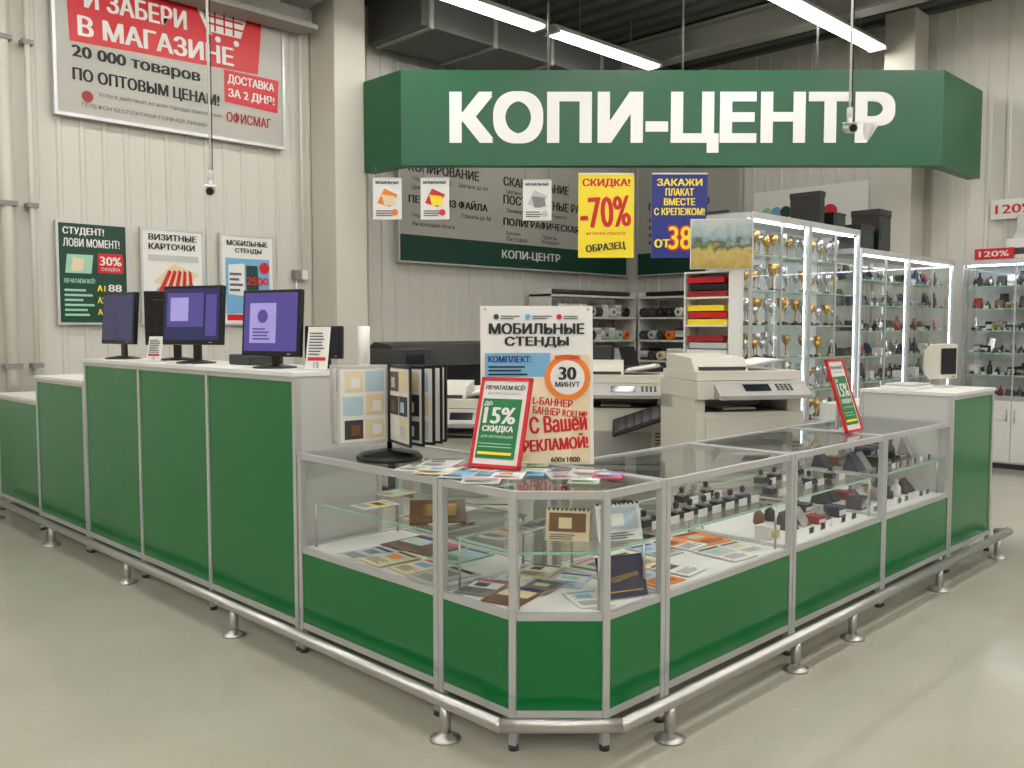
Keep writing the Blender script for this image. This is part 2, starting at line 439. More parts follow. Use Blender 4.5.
# ---------------------------------------------------------------- info boards
def board_frame(b,W,H):
    b.box(0,W,-0.03,0.02,0,H,PBACK)
    b.box(-0.02,W+0.02,-0.05,0.02,-0.02,0.0,ALU); b.box(-0.02,0,-0.05,0.02,0,H,ALU); b.box(W,W+0.02,-0.05,0.02,0,H,ALU); b.box(-0.02,W+0.02,-0.05,0.02,H,H+0.02,ALU)
    b.rect(0,W,0,0.32,DGREEN,y=-0.033)
b = B('copy_services_board',(6.72,8.66,2.36))
W=4.4; H=2.3
board_frame(b,W,H)
b.text('КОПИ-ЦЕНТР',1.72,0.1,0.13,PAPER,w=1.15,y=-0.036,bold=0.03)
for t,x,z,w in (('КОПИРОВАНИЕ',0.15,1.08,1.15),('ПЕЧАТЬ ИЗ ФАЙЛА',0.15,0.70,1.3),('СКАНИРОВАНИЕ',1.75,1.08,1.3),('ПОСТПЕЧАТНЫЕ РАБОТЫ',1.75,0.84,2.0),('ПОЛИГРАФИЧЕСКАЯ ПРОДУКЦИЯ',1.75,0.54,2.5)):
    b.text(t,x,z,0.12,TXT,w=w,y=-0.034,bold=0.05)
for t,x,z in (('Черно-белое до А3',0.2,0.96),('Цветное до А3',0.2,0.86),('Интерьерная печать',0.2,0.42),('Чертежи, плакаты',0.2,0.52),('Цветное до А4',0.95,0.96),('Плакаты до А0',1.0,0.58),
    ('Цветное до А3',1.8,0.97),('Ламинирование',1.8,0.72),('Переплет',2.7,0.72),('Фальцовка',3.4,0.72),('Буклеты',1.8,0.42),('Листовки',1.8,0.35),('Пакеты',2.5,0.42),('Календари',2.5,0.35),('Пружина',3.3,0.42)):
    b.text(t,x,z,0.065,TXT,y=-0.034)
b.text('УСЛУГИ',0.15,1.6,0.25,DGREEN,y=-0.034,bold=0.03)
b.done()
b = B('photo_services_board',(11.21,8.45,2.36),-90); W=1.75; H=1.7
board_frame(b,W,H); b.text('ПЕЧАТЬ ФОТО',0.2,0.95,0.12,TXT,y=-0.034,bold=0.05); b.lines(0.2,0.8,0.45,0.9,4,TXTG,y=-0.034); b.lines(1.0,1.6,0.45,0.9,5,TXTG,y=-0.034); b.done()

# ---------------------------------------------------------------- big poster & wall posters
b = B('large_wall_banner',(2.9,8.64,3.48)); W=2.26; H=1.6
b.box(0,W,-0.02,0.03,0,H,PBACK)
for x0,x1,z0,z1 in ((-0.03,W+0.03,-0.03,0),(-0.03,W+0.03,H,H+0.03),(-0.03,0,0,H),(W,W+0.03,0,H)): b.box(x0,x1,-0.035,0.03,z0,z1,ALU)
b.pg([(0.12,0.64),(1.98,0.70),(2.06,1.55),(0.08,1.55)],RED,y=-0.023)
for t,x,z,w in (('ЗАКАЖИ',0.3,1.22,0.9),('И ЗАБЕРИ',0.26,0.96,0.95),('В МАГАЗИНЕ',0.2,0.70,1.5)):
    b.text(t,x,z,0.18,PAPER,w=w,y=-0.027,bold=0.05,ang=1)
b.pg([(1.36,1.24),(1.86,1.24),(1.79,1.02),(1.46,1.02)],PAPER,y=-0.027)
for i in range(3): b.rect(1.5+i*0.1,1.52+i*0.1,1.03,1.22,RED,y=-0.029)
b.rect(1.44,1.82,1.09,1.11,RED,y=-0.029); b.rect(1.44,1.82,1.16,1.18,RED,y=-0.029)
b.disc(1.54,0.96,0.03,PAPER,y=-0.027); b.disc(1.74,0.96,0.03,PAPER,y=-0.027); b.pg([(1.28,1.31),(1.36,1.31),(1.48,0.99),(1.44,0.99)],PAPER,y=-0.027)
b.text('20 000 товаров',0.14,0.48,0.13,TXT,w=1.2,y=-0.024,bold=0.05)
b.text('ПО ОПТОВЫМ ЦЕНАМ!',0.14,0.28,0.13,TXT,w=1.4,y=-0.024,bold=0.05)
b.text('Услуга действует во всех городах присутствия',0.36,0.18,0.05,TXTG,w=1.2,y=-0.024)
b.text('ТЕЛЕФОН БЕСПЛАТНОЙ ГОРЯЧЕЙ ЛИНИИ',0.2,0.07,0.05,TXTG,w=1.2,y=-0.024)
b.pg([(1.6,0.36),(2.2,0.34),(2.22,0.68),(1.6,0.68)],RED,y=-0.025)
b.text('ДОСТАВКА',1.64,0.54,0.1,PAPER,w=0.52,y=-0.029,bold=0.04); b.text('ЗА 2 ДНЯ!',1.64,0.4,0.1,PAPER,w=0.52,y=-0.029,bold=0.04)
b.disc(0.26,0.17,0.05,DRED,y=-0.024); b.text('ОФИСМАГ',1.62,0.16,0.11,DRED,w=0.5,y=-0.024,bold=0.04)
b.done()

def wposter(x0,x1,fn):
    b = B('framed_wall_poster',(x0,8.66,1.6)); w=x1-x0; h=0.9
    b.box(0,w,-0.012,0.02,0,h,PAPER)
    for a,c,d,e in ((-0.02,w+0.02,-0.02,0),(-0.02,w+0.02,h,h+0.02),(-0.02,0,0,h),(w,w+0.02,0,h)): b.box(a,c,-0.02,0.02,d,e,ALU)
    b.M = T(0,-0.012,0); fn(b,w,h); b.M = Matrix.Identity(4); b.done()
def wp1(b,w,h):
    b.rect(0,w,0,h,DGREEN); b.text('СТУДЕНТ!',0.04,0.79,0.075,PAPER,w=0.36,bold=0.04); b.text('ЛОВИ МОМЕНТ!',0.04,0.69,0.075,PAPER,w=0.5,bold=0.04)
    b.rect(0.34,0.57,0.46,0.64,RED,y=-0.005); b.text('30%',0.36,0.53,0.08,PAPER,w=0.19,y=-0.008,bold=0.04); b.text('СКИДКА',0.37,0.475,0.035,PAPER,w=0.17,y=-0.008)
    b.pg([(0.05,0.45),(0.28,0.45),(0.3,0.62),(0.07,0.62)],MINT,y=-0.005); b.pg([(0.1,0.47),(0.2,0.47),(0.22,0.58),(0.12,0.6)],CREAM,y=-0.008)
    b.text('ПЕЧАТАЕМ ВСЁ!',0.04,0.36,0.05,MINT,w=0.27,bold=0.04)
    for i,(t,q) in enumerate((('А1','88'),('А2','44'),('А3','8.00'))):
        b.text(t,0.33,0.29-i*0.11,0.055,YEL,w=0.07,bold=0.04); b.text(q,0.43,0.29-i*0.11,0.065,PAPER,w=0.12,bold=0.04)
    b.lines(0.04,0.3,0.06,0.33,6,MINT)
def wp2(b,w,h):
    b.text('ВИЗИТНЫЕ',0.06,0.8,0.06,TXT,w=0.48,bold=0.05); b.text('КАРТОЧКИ',0.06,0.71,0.06,TXT,w=0.46,bold=0.05)
    b.pg([(0.08,0.28),(0.34,0.12),(0.56,0.34),(0.33,0.5)],LBLUE); b.pg([(0.1,0.4),(0.35,0.3),(0.56,0.48),(0.3,0.58)],CREAM,y=-0.005)
    for i in range(5): b.pg([(0.14+i*0.08,0.3),(0.18+i*0.08,0.28),(0.28+i*0.05,0.5),(0.25+i*0.05,0.52)],RED,y=-0.008)
    b.rect(0.05,0.56,0.6,0.66,LGREY); b.disc(0.47,0.14,0.08,RED,y=-0.008); b.lines(0.05,0.35,0.04,0.14,2,TXTG)
def wp3(b,w,h):
    b.text('МОБИЛЬНЫЕ',0.06,0.8,0.055,TXT,w=0.46,bold=0.05); b.text('СТЕНДЫ',0.15,0.72,0.055,TXT,w=0.3,bold=0.05)
    b.rect(0.04,w-0.04,0.1,0.67,LBLUE); b.pg([(0.07,0.3),(0.25,0.28),(0.25,0.62),(0.07,0.6)],PAPER,y=-0.005)
    b.pg([(0.27,0.2),(0.42,0.2),(0.4,0.6),(0.27,0.6)],DGREEN,y=-0.005); b.text('2500',0.27,0.4,0.08,RED,y=-0.008,w=0.25,bold=0.05)
    b.disc(0.48,0.58,0.06,RED,y=-0.008); b.rect(0.05,0.53,0.03,0.09,RED); b.lines(0.08,0.24,0.33,0.55,4,TXTG,y=-0.008)
wposter(2.88,3.48,wp1); wposter(3.64,4.24,wp2); wposter(4.45,5.03,wp3)

# ---------------------------------------------------------------- monitors
def monitor(loc, rot, w, h, tot, scr=SCREEN, style=0, foot=0.115):
    b = B('computer_monitor',loc,rot)
    b.lathe([(foot,0),(foot,0.008),(foot*0.45,0.018),(foot*0.27,0.022)],(0,0.02,0),BLACK,24)
    b.box(-0.025,0.025,0.02,0.045,0.015,tot-h*0.5,BLACK)
    z0 = tot-h
    b.M = T(0,0,z0) @ RX(-4)
    b.box(-w/2,w/2,-0.02,0.012,0,h,BLACK); b.box(-w*0.36,w*0.36,0.01,0.04,h*0.15,h*0.85,BLACK)
    b.M = b.M @ T(0,-0.02,0)
    b.rect(-w/2+0.016,w/2-0.016,0.028,h-0.016,scr,y=-0.002)
    if style==1:
        b.rect(-w*0.36,w*0.1,h*0.2,h*0.8,SCREEN2,y=-0.004)
        b.disc(-w*0.13,h*0.6,0.035,SCREEN,y=-0.006); b.lines(-w*0.3,w*0.05,h*0.25,h*0.45,4,SCREEN,y=-0.006)
    elif style==2:
        b.rect(-w*0.42,w*0.2,h*0.3,h*0.88,SCREEN,y=-0.004); b.rect(w*0.24,w*0.42,h*0.15,h*0.85,SCREEN,y=-0.004)
        b.rect(-w*0.36,-w*0.05,h*0.4,h*0.8,SCREEN2,y=-0.006)
    b.rect(w*0.3,w*0.36,0.012,0.016,LGREY,y=-0.003)
    b.M = Matrix.Identity(4)
    b.done(0.004)
zt = 1.34
monitor((2.45,4.23,zt),-72,0.39,0.35,0.41,SCREEN,style=1)
monitor((2.45,5.13,zt),-70,0.46,0.35,0.46,SCREEND,style=2)
monitor((2.45,6.23,zt),-84,0.43,0.35,0.45,SCREEND,style=0)
monitor((2.64,5.75,zt),150,0.4,0.35,0.45,DARKSCR)
monitor((2.62,4.0,zt),-50,0.20,0.17,0.22,DARKSCR,foot=0.06)
def card_holder(loc,rot,w=0.1,h=0.16):
    b = B('price_card_holder',loc,rot); b.box(-w/2,w/2,-0.03,0.05,0,0.005,LGREY)
    b.M = RX(-12); b.box(-w/2,w/2,-0.004,0,0.004,h,PAPER); b.M = b.M@T(0,-0.004,0)
    b.text('15',0,h*0.06,h*0.12,TXT,al='c',y=-0.002); b.lines(-w*0.4,w*0.4,h*0.35,h*0.9,8,TXTG,y=-0.002); b.rect(-w*0.4,w*0.4,h*0.22,h*0.3,RED,y=-0.002)
    b.M = Matrix.Identity(4); b.done()
card_holder((2.46,3.83,zt),-60,0.12,0.22); card_holder((2.4,5.58,zt),-70,0.12,0.16)
b = B('cash_register',(2.60,4.72,zt),-90); b.box(-0.12,0.12,-0.08,0.14,0,0.06,DGREY); b.box(-0.1,0.1,0.02,0.12,0.06,0.12,BLACK); b.done(0.01)
b = B('paper_roll',(2.72,3.79,zt)); b.lathe([(0.03,0),(0.03,0.22),(0.012,0.22),(0.012,0.215)],(0,0,0),PAPER,20); b.done()

# ---------------------------------------------------------------- things on the glass counter
Z = 0.9615
b = B('flip_panel_display',(2.46,3.24,Z),-45)
b.lathe([(0.15,0),(0.15,0.012),(0.13,0.03),(0.05,0.045),(0.02,0.05)],(0,0,0),BLACK,28)
b.cyl((0,0,0.04),(0,0,0.42),0.012,BLACK); b.cyl((-0.09,0,0.40),(0.09,0,0.40),0.012,BLACK)
for i,a in enumerate((-172,-158,-140,-62,-48,-34,-20,-6,8)):
    b.M = T(0,0,0.09) @ RZ(a)
    w,h = 0.235,0.325
    b.box(0.02,0.02+w,-0.003,0.003,0,h,PAPER)
    for x0,x1,z0,z1 in ((0.012,0.022,-0.01,h+0.01),(0.016+w,0.026+w,-0.01,h+0.01),(0.02,0.02+w,-0.01,0.002),(0.02,0.02+w,h-0.002,h+0.01)): b.box(x0,x1,-0.005,0.005,z0,z1,LGREY if i<3 else BLACK)
    for sgn in (-1,1):
        yy = 0.0055*sgn
        for r in range(3):
            for c in range(2):
                if random.random()<0.08: continue
                m = random.choice([BROWN,CREAM,SOFT,DGREY,NAVY,CREAM,CREAM,ORANGE])
                x = 0.03+c*0.108; zz = 0.014+r*0.104
                b.rect(x,x+random.uniform(0.085,0.1),zz,zz+random.uniform(0.08,0.095),m,y=yy)
                b.rect(x+0.015,x+0.06,zz+0.015,zz+0.06,random.choice([PAPER,CREAM,BROWN,SOFT]),y=yy*1.2)
b.M = Matrix.Identity(4)
b.done()

b = B('tabletop_poster_stand',(*cw(0.11,3.86),Z),-43)
w,h=0.49,0.69
b.M = RX(-7)
b.box(-w/2,w/2,0,0.006,0,h,PAPER)
for i,m in enumerate((DGREEN,LBLUE,RED)):
    b.disc(-w*0.36+i*w*0.28,h*0.93,0.012,m,y=-0.005); b.lines(-w*0.32+i*w*0.28,-w*0.14+i*w*0.28,h*0.915,h*0.945,2,TXTG,y=-0.005)
b.text('МОБИЛЬНЫЕ',0,h*0.82,0.047,TXT,w=w*0.84,al='c',bold=0.06)
b.text('СТЕНДЫ',0,h*0.735,0.047,TXT,w=w*0.56,al='c',bold=0.06)
b.rect(-w/2+0.015,w*0.3,h*0.01,h*0.69,mat('pale_orange',(232,214,182),0.5),y=-0.004)
b.rect(w*0.3,w/2-0.015,h*0.01,h*0.69,CREAM,y=-0.004)
b.rect(-w*0.46,w*0.12,h*0.55,h*0.70,LBLUE,y=-0.006); b.text('КОМПЛЕКТ:',-w*0.43,h*0.64,0.028,BLUE,w=w*0.38,bold=0.06,y=-0.008)
b.lines(-w*0.43,0,h*0.56,h*0.63,3,TXT,y=-0.008)
b.disc(w*0.27,h*0.545,0.1,ORANGE,y=-0.008); b.disc(w*0.27,h*0.545,0.075,PAPER,y=-0.010)
b.text('30',w*0.27,h*0.53,0.055,TXT,al='c',bold=0.06,y=-0.012); b.text('МИНУТ',w*0.27,h*0.485,0.022,TXT,al='c',bold=0.04,y=-0.012)
b.text('ИЗГОТОВИМ',w*0.27,h*0.66,0.018,RED,al='c',w=w*0.22,bold=0.04,y=-0.012)
b.text('L-БАННЕР',-w*0.04,h*0.38,0.032,RED,w=w*0.35,bold=0.05,ang=-6,y=-0.006)
b.text('БАННЕР ROLLUP',-w*0.04,h*0.32,0.032,RED,w=w*0.48,bold=0.05,ang=-6,y=-0.006)
b.text('С Вашей',-w*0.06,h*0.19,0.075,RED,w=w*0.5,bold=0.06,ang=4,y=-0.006)
b.text('РЕКЛАМОЙ!',-w*0.12,h*0.075,0.065,RED,w=w*0.57,bold=0.06,ang=4,y=-0.006)
b.text('600х1800',w*0.12,h*0.015,0.022,TXT,bold=0.04,y=-0.006)
b.M = T(0,0.006,0); b.prismx([(0.005,0),(0.16,0),(0.065,0.5)],-0.02,0.02,WHITE); b.M = Matrix.Identity(4)
for s in (-1,1):
    b.M = RX(-7); b.cyl((s*(w/2-0.02),-0.004,h-0.015),(s*(w/2-0.02),0.008,h-0.015),0.008,STEEL,8)
b.M = Matrix.Identity(4); b.done()

def red_stand(loc,rot,w,h,lean):
    b = B('discount_sign_stand',loc,rot); b.M = RX(-lean)
    b.box(-w/2+0.01,w/2-0.01,0.0,0.005,0.01,h-0.01,PAPER)
    for x0,x1,z0,z1 in ((-w/2,w/2,0,0.014),(-w/2,w/2,h-0.014,h),(-w/2,-w/2+0.014,0,h),(w/2-0.014,w/2,0,h)): b.box(x0,x1,-0.006,0.01,z0,z1,RED)
    b.text('ПЕЧАТАЕМ ВСЁ!',0,h*0.86,0.024,TXT,w=w*0.76,al='c',bold=0.04)
    b.text('БЫСТРО. НЕДОРОГО.',0,h*0.8,0.012,TXTG,w=w*0.65,al='c')
    b.rect(-w*0.4,w*0.36,h*0.1,h*0.76,mat('sign_green',(10,116,60),0.5),y=-0.003)
    b.text('до',-w*0.36,h*0.67,0.022,PAPER,y=-0.006,bold=0.04)
    b.text('15%',-w*0.03,h*0.48,h*0.18,PAPER,w=w*0.6,al='c',y=-0.006,bold=0.05)
    b.text('СКИДКА',-w*0.03,h*0.38,0.03,PAPER,w=w*0.6,al='c',y=-0.006,bold=0.06)
    b.text('ДЛЯ ОРГАНИЗАЦИЙ',-w*0.03,h*0.32,0.015,PAPER,w=w*0.62,al='c',y=-0.006); b.lines(-w*0.36,w*0.3,h*0.22,h*0.29,2,MINT,y=-0.006,fill=0.3); b.rect(-w*0.36,w*0.3,h*0.14,h*0.17,YEL,y=-0.006)
    b.M = Matrix.Identity(4); b.box(-w*0.4,w*0.4,0,0.12,0,0.006,LGREY); b.prismx([(0.1,0.005),(0.11,0.005),(math.sin(rad(lean))*h*0.7+0.008,h*0.6),(math.sin(rad(lean))*h*0.7-0.002,h*0.6)],-0.02,0.02,LGREY); b.done()
red_stand((*cw(-0.075,3.68),Z+0.012),-70,0.235,0.39,20)
red_stand((*cw(1.95,5.09),Z),3,0.23,0.43,18)

PAL = [PAPER,PAPER,PAPER,CREAM,SOFT,SOFTG,LGREY,PAPER,LBLUE,PINK,YEL,SOFT]
def papers(name, x0,x1,y0,y1,z,nx,ny,w,ang,pal=None,skip=0.1,jit=8):
    pal = pal or PAL
    b = B(name,((x0+x1)/2,(y0+y1)/2,z)); i = 0
    for a in range(nx):
        for c in range(ny):
            if random.random()<skip: continue
            ww = w*random.uniform(0.85,1.1); l = ww*1.4
            x = -(x1-x0)/2+(a+0.5)*(x1-x0)/nx+random.uniform(-0.012,0.012)
            y = -(y1-y0)/2+(c+0.5)*(y1-y0)/ny+random.uniform(-0.012,0.012)
            t = random.choice([0.002,0.003,0.006])
            i += 1
            b.M = T(x,y,(i%4)*0.0016) @ RZ(ang+random.uniform(-jit,jit))
            b.box(-ww/2,ww/2,-l/2,l/2,0,t,random.choice(pal))
            tz = t+0.0005
            def q(a_,c_,d,e,m): b.add([(a_,d,tz),(c_,d,tz),(c_,e,tz),(a_,e,tz)],[(0,1,2,3)],m,'print')
            q(-ww*0.42,ww*0.42,l*0.34,l*0.44,random.choice([BLUE,DRED,DGREEN,DGREY,MGREY,PINK,LBLUE]))
            q(-ww*0.42,ww*0.42,-l*0.08,l*0.3,random.choice(pal)); tz += 0.0003
            q(-ww*0.3,ww*random.uniform(0,0.3),0,l*0.24,random.choice([BROWN,LBLUE,CREAM,MGREY,MINT,SOFTG,DGREY,ORANGE]))
            for k in range(5): q(-ww*0.4,ww*random.uniform(0.1,0.42),-l*(0.18+k*0.055),-l*(0.155+k*0.055),TXTG)
    b.M = Matrix.Identity(4); b.done()
papers('printed_leaflets',2.30,2.86,2.46,3.02,Z,4,4,0.14,-62,jit=14)
papers('printed_leaflets',2.40,2.86,2.16,2.44,Z,3,2,0.13,-50,jit=14)
papers('magazine_pile',2.31,2.84,2.74,3.66,0.509,2,5,0.18,-90,[PAPER,CREAM,SOFT,SOFTG,LGREY,PINK,BROWN,PAPER,MINT,SOFT])
papers('magazine_pile',2.36,2.82,2.78,3.60,0.7275,2,5,0.13,-90,skip=0.35)
papers('magazine_pile',2.36,2.84,2.35,2.66,0.509,3,2,0.15,-70,[PAPER,CREAM,BROWN,SOFT,MGREY,LGREY,GOLD])
papers('magazine_pile',2.54,2.84,2.1,2.3,0.509,2,1,0.13,-30,[PAPER,CREAM,SOFT,PAPER])
papers('magazine_pile',2.93,3.86,2.08,2.58,0.509,5,2,0.17,0,[PAPER,ORANGE,CREAM,SOFT,SOFTG,PAPER,LGREY,PAPER])
papers('magazine_pile',2.40,2.82,2.42,2.64,0.7275,3,1,0.12,-80)
b = B('wooden_plaque',(2.42,2.86,0.738),-40); b.M=RX(-70); b.box(-0.12,0.12,0,0.015,0,0.18,BROWN); b.rect(-0.08,0.08,0.04,0.14,GOLD); b.M=Matrix.Identity(4); b.done()
def tent(name,loc,rot,w,h,m1,m2):
    b = B(name,loc,rot); b.M = RX(-16); b.box(-w/2,w/2,0,0.006,0,h,m1)
    b.rect(-w*0.42,w*0.42,h*0.3,h*0.9,m2); b.rect(-w*0.2,w*0.1,h*0.4,h*0.75,m1,y=-0.005); b.lines(-w*0.4,w*0.4,h*0.05,h*0.25,3,TXTG)
    b.M = T(0,2*h*math.sin(rad(16))+0.012,0)@RX(16); b.box(-w/2,w/2,-0.006,0,0,h,m1); b.M=Matrix.Identity(4)
    for k in range(10): b.cyl((-w*0.45+k*w*0.1,h*math.sin(rad(16))+0.006,h*0.955),(-w*0.45+k*w*0.1+0.006,h*math.sin(rad(16))+0.006,h*0.955),0.008,BLACK,8)
    b.done()
tent('desk_calendar',(2.74,2.14,0.727),-25,0.19,0.14,PAPER,SOFT)
tent('desk_calendar',(2.58,2.28,0.727),-55,0.17,0.12,CREAM,BROWN)
b = B('greeting_book',(2.72,2.10,0.516),-22); b.M=RX(-20); b.box(-0.1,0.1,0,0.015,0,0.16,NAVY)
b.text('Поздравляем',0,0.06,0.03,GOLD,w=0.14,al='c',ang=8); b.rect(-0.08,0.08,0.02,0.025,GOLD); b.M=Matrix.Identity(4)
b.prismx([(0.07,0),(0.08,0),(0.05,0.1),(0.045,0.1)],-0.02,0.02,LGREY); b.done()

def goods(name, x0,x1,y0,y1,zs,kind,step=0.1,dens=0.85,rot=0,loc=(0,0,0),hmax=0.2):
    b = B(name,loc,rot)
    for z in zs:
        x = x0+step/2
        while x < x1-step/2:
            for yy in ([ (y0+y1)/2 ] if y1-y0<0.25 else [y0+(y1-y0)*0.25, y0+(y1-y0)*0.7]):
                if random.random()>dens: continue
                jx = x+random.uniform(-0.1,0.1)*step
                if kind=='trophy':
                    s = random.uniform(0.6,1.0)*hmax; m = random.choice([GOLD,SILVER,SILVER,GOLD,SILVER])
                    b.lathe([(0.17*s,0),(0.17*s,0.1*s)],(jx,yy,z),random.choice([BLACK,BROWN,PAPER]),8)
                    b.lathe([(0.1*s,0.1*s),(0.03*s,0.2*s),(0.03*s,0.5*s),(0.06*s,0.56*s),(0.17*s,0.7*s),(0.2*s,0.98*s),(0.17*s,0.98*s)],(jx,yy,z),m,10)
                    for sg in (-1,1): b.cyl((jx+sg*0.19*s,yy,z+0.9*s),(jx+sg*0.09*s,yy,z+0.62*s),0.018*s,m,5)
                elif kind=='stamp':
                    c = random.choice([BLACK,NAVY,DGREY,BLACK,MGREY,BLACK]); w=random.uniform(0.025,0.035)
                    b.box(jx-w,jx+w,yy-0.025,yy+0.025,z,z+0.03,c); b.box(jx-w*0.7,jx+w*0.7,yy-0.015,yy+0.015,z+0.03,z+0.045,SILVER)
                    b.cyl((jx,yy,z+0.045),(jx,yy,z+0.055),0.012,c,8); b.sphere((jx,yy,z+0.06),0.014,c,8)
                    b.box(jx-0.035,jx+0.035,yy-0.07,yy-0.068,z,z+0.035,PAPER)
                else:
                    r = random.random(); c = random.choice([BLACK,DGREY,BLACK,BROWN,NAVY,SILVER,WHITE,NAVY,MGREY,BLACK,DGREY,DRED,SILVER])
                    h = random.uniform(0.35,0.95)*hmax; w = step*0.38
                    if r<0.45:
                        b.box(jx-w,jx+w,yy-0.04,yy+0.05,z,z+h*0.6,c); b.box(jx-w*0.8,jx+w*0.8,yy-0.043,yy-0.04,z+h*0.1,z+h*0.4,random.choice([PAPER,SILVER,GOLD]))
                    elif r<0.75:
                        b.lathe([(w*0.6,0),(w*0.7,h*0.1),(w*0.6,h*0.6),(w*0.25,h*0.75),(w*0.25,h)],(jx,yy,z),c,10)
                    else:
                        b.prismx([(yy-0.02,z),(yy+0.08,z),(yy+0.05,z+h)],jx-w,jx+w,c)
                    b.box(jx-0.025,jx+0.025,y0+0.0,y0+0.003,z,z+0.03,PAPER)
            x += step
    b.done()
goods('rubber_stamp_assortment',2.95,3.85,2.12,2.55,[0.728],'stamp',0.11,0.8)
goods('rubber_stamp_assortment',3.98,4.88,2.12,2.55,[0.728],'stamp',0.13,0.5)
goods('desk_accessory_assortment',3.98,4.88,2.12,2.55,[0.509],'mix',0.12,0.9,hmax=0.11)
goods('souvenir_assortment',5.0,5.9,2.12,2.55,[0.509,0.728],'mix',0.11,0.85,hmax=0.17)

# ---------------------------------------------------------------- office machines
def copier(name,loc,rot,w,d,h,var=0):
    b = B(name,loc,rot)
    base = h*0.42
    b.box(-w/2,w/2,-d/2,d/2,0.04,base,BEIGE)
    for i in range(3):
        z0 = 0.07+i*(base-0.09)/3; b.box(-w/2+0.02,w/2-0.02,-d/2-0.012,-d/2,z0,z0+(base-0.09)/3-0.012,BEIGE2)
        b.box(-0.09,0.09,-d/2-0.02,-d/2-0.01,z0+0.05,z0+0.07,DGREY)
    for sx in (-1,1):
        for sy in (-1,1): b.cyl((sx*(w/2-0.06),sy*(d/2-0.06),0),(sx*(w/2-0.06),sy*(d/2-0.06),0.04),0.03,BLACK,10)
    b.box(-w/2,w/2,-d/2+0.02,d/2,base+0.006,h*0.74,BEIGE)
    b.box(-w*0.42,w*0.3,-d/2+0.008,-d/2+0.02,h*0.46,h*0.6,BEIGE2); b.box(-w*0.42,w*0.3,-d/2+0.008,-d/2+0.02,h*0.61,h*0.72,BEIGE)
    for k in range(6): b.box(w*0.34,w*0.46,-d/2+0.014,-d/2+0.02,h*0.5+k*0.025,h*0.5+k*0.025+0.01,DGREY)
    b.box(-w/2,-w/2+0.07,-d/2+0.05,d/2,h*0.74,h*0.8,BEIGE); b.box(-w/2,w/2,d/2-0.2,d/2,h*0.74,h*0.8,BEIGE)
    b.box(w/2-0.1,w/2,-d/2+0.05,d/2,h*0.74,h*0.8,BEIGE)
    b.box(-w/2+0.08,w/2-0.11,-d/2+0.06,d/2-0.2,h*0.74,h*0.745,DGREY)
    b.box(-w*0.2,w*0.1,-d/2+0.1,d/2-0.25,h*0.746,h*0.755,PAPER)
    b.box(-w/2-0.005,w/2+0.005,-d/2+0.01,d/2,h*0.8,h*0.88,BEIGE)
    b.prismx([(-d/2+0.01,h*0.81),(-d/2-0.08,h*0.80),(-d/2-0.08,h*0.82),(-d/2+0.01,h*0.87)],-w*0.35,w/2,BEIGE2)
    b.M = T(0,-d/2+0.01,h*0.87)@RX(36)
    b.box(-w*0.1,w*0.14,-0.075,-0.01,0,0.004,DARKSCR)
    for i in range(4):
        for j in range(3): b.box(w*0.2+i*0.03,w*0.2+i*0.03+0.018,-0.07+j*0.022,-0.057+j*0.022,0,0.006,DGREY)
    b.M = Matrix.Identity(4)
    b.box(-w/2+0.01,w/2-0.01,-d/2+0.05,d/2-0.01,h*0.883,h*0.925,BEIGE)
    b.prismx([(-d/2+0.1,h*0.925),(d/2-0.04,h*0.925),(d/2-0.04,h*1.0),(-d/2+0.16,h*0.985)],-w/2+0.02,0.02,BEIGE)
    b.box(-w/2+0.05,0.0,-d/2+0.095,-d/2+0.12,h*0.93,h*0.945,DGREY)
    b.M = T(0.03,0,h*0.935)@RY(-10); b.box(0,w*0.36,-d/2+0.12,d/2-0.1,0,0.012,BEIGE2); b.box(0.02,w*0.32,-d/2+0.15,d/2-0.15,0.012,0.02,PAPER); b.M=Matrix.Identity(4)
    b.M = T(w/2,0,h*0.5)@RY(-22); b.box(0,0.22,-0.17,0.17,0,0.014,BEIGE2); b.box(0.02,0.18,-0.12,0.12,0.014,0.03,PAPER); b.M=Matrix.Identity(4)
    if var==1:
        b.M = T(-0.05,-d/2-0.02,h*0.66)@RX(14)@RY(-20); b.box(0,0.42,-0.3,0.02,0,0.02,BLACK); b.box(0.02,0.40,-0.28,0.0,0.02,0.028,DGREY)
        for k in range(6): b.box(0.04+k*0.06,0.05+k*0.06,-0.27,-0.01,0.028,0.034,BLACK)
        b.M=Matrix.Identity(4)
    b.done(0.012)
copier('office_copier',(*cw(1.45,5.95),0),-32,0.74,0.60,1.38)
copier('office_copier',(*cw(0.83,6.85),0),-52,0.74,0.60,1.30,1)
copier('office_copier',(*cw(-0.28,5.5),0),-50,0.56,0.55,1.22)
b = B('wide_format_plotter',(5.95,6.7,0))
b.box(-0.85,-0.78,-0.3,0.3,0,0.05,BLACK); b.box(0.78,0.85,-0.3,0.3,0,0.05,BLACK)
for s in (-1,1): b.box(s*0.8-0.03,s*0.8+0.03,-0.08,0.08,0.05,1.0,DGREY)
b.cyl((-0.78,0,0.3),(0.78,0,0.3),0.02,DGREY)
b.prismx([(-0.28,0.98),(0.3,0.98),(0.3,1.32),(0.12,1.42),(-0.12,1.40),(-0.3,1.2)],-0.95,0.95,BLACK)
b.box(-0.96,-0.6,-0.31,0.31,0.96,1.36,DGREY); b.box(0.7,0.96,-0.31,0.31,0.96,1.36,DGREY)
b.box(-0.9,-0.7,-0.33,-0.31,1.22,1.32,DARKSCR); b.cyl((-0.6,-0.35,0.95),(0.7,-0.35,0.95),0.05,PAPER)
b.prismx([(-0.34,0.5),(-0.3,0.5),(-0.3,0.9),(-0.34,0.9)],-0.6,0.7,PAPER)
b.done(0.012)
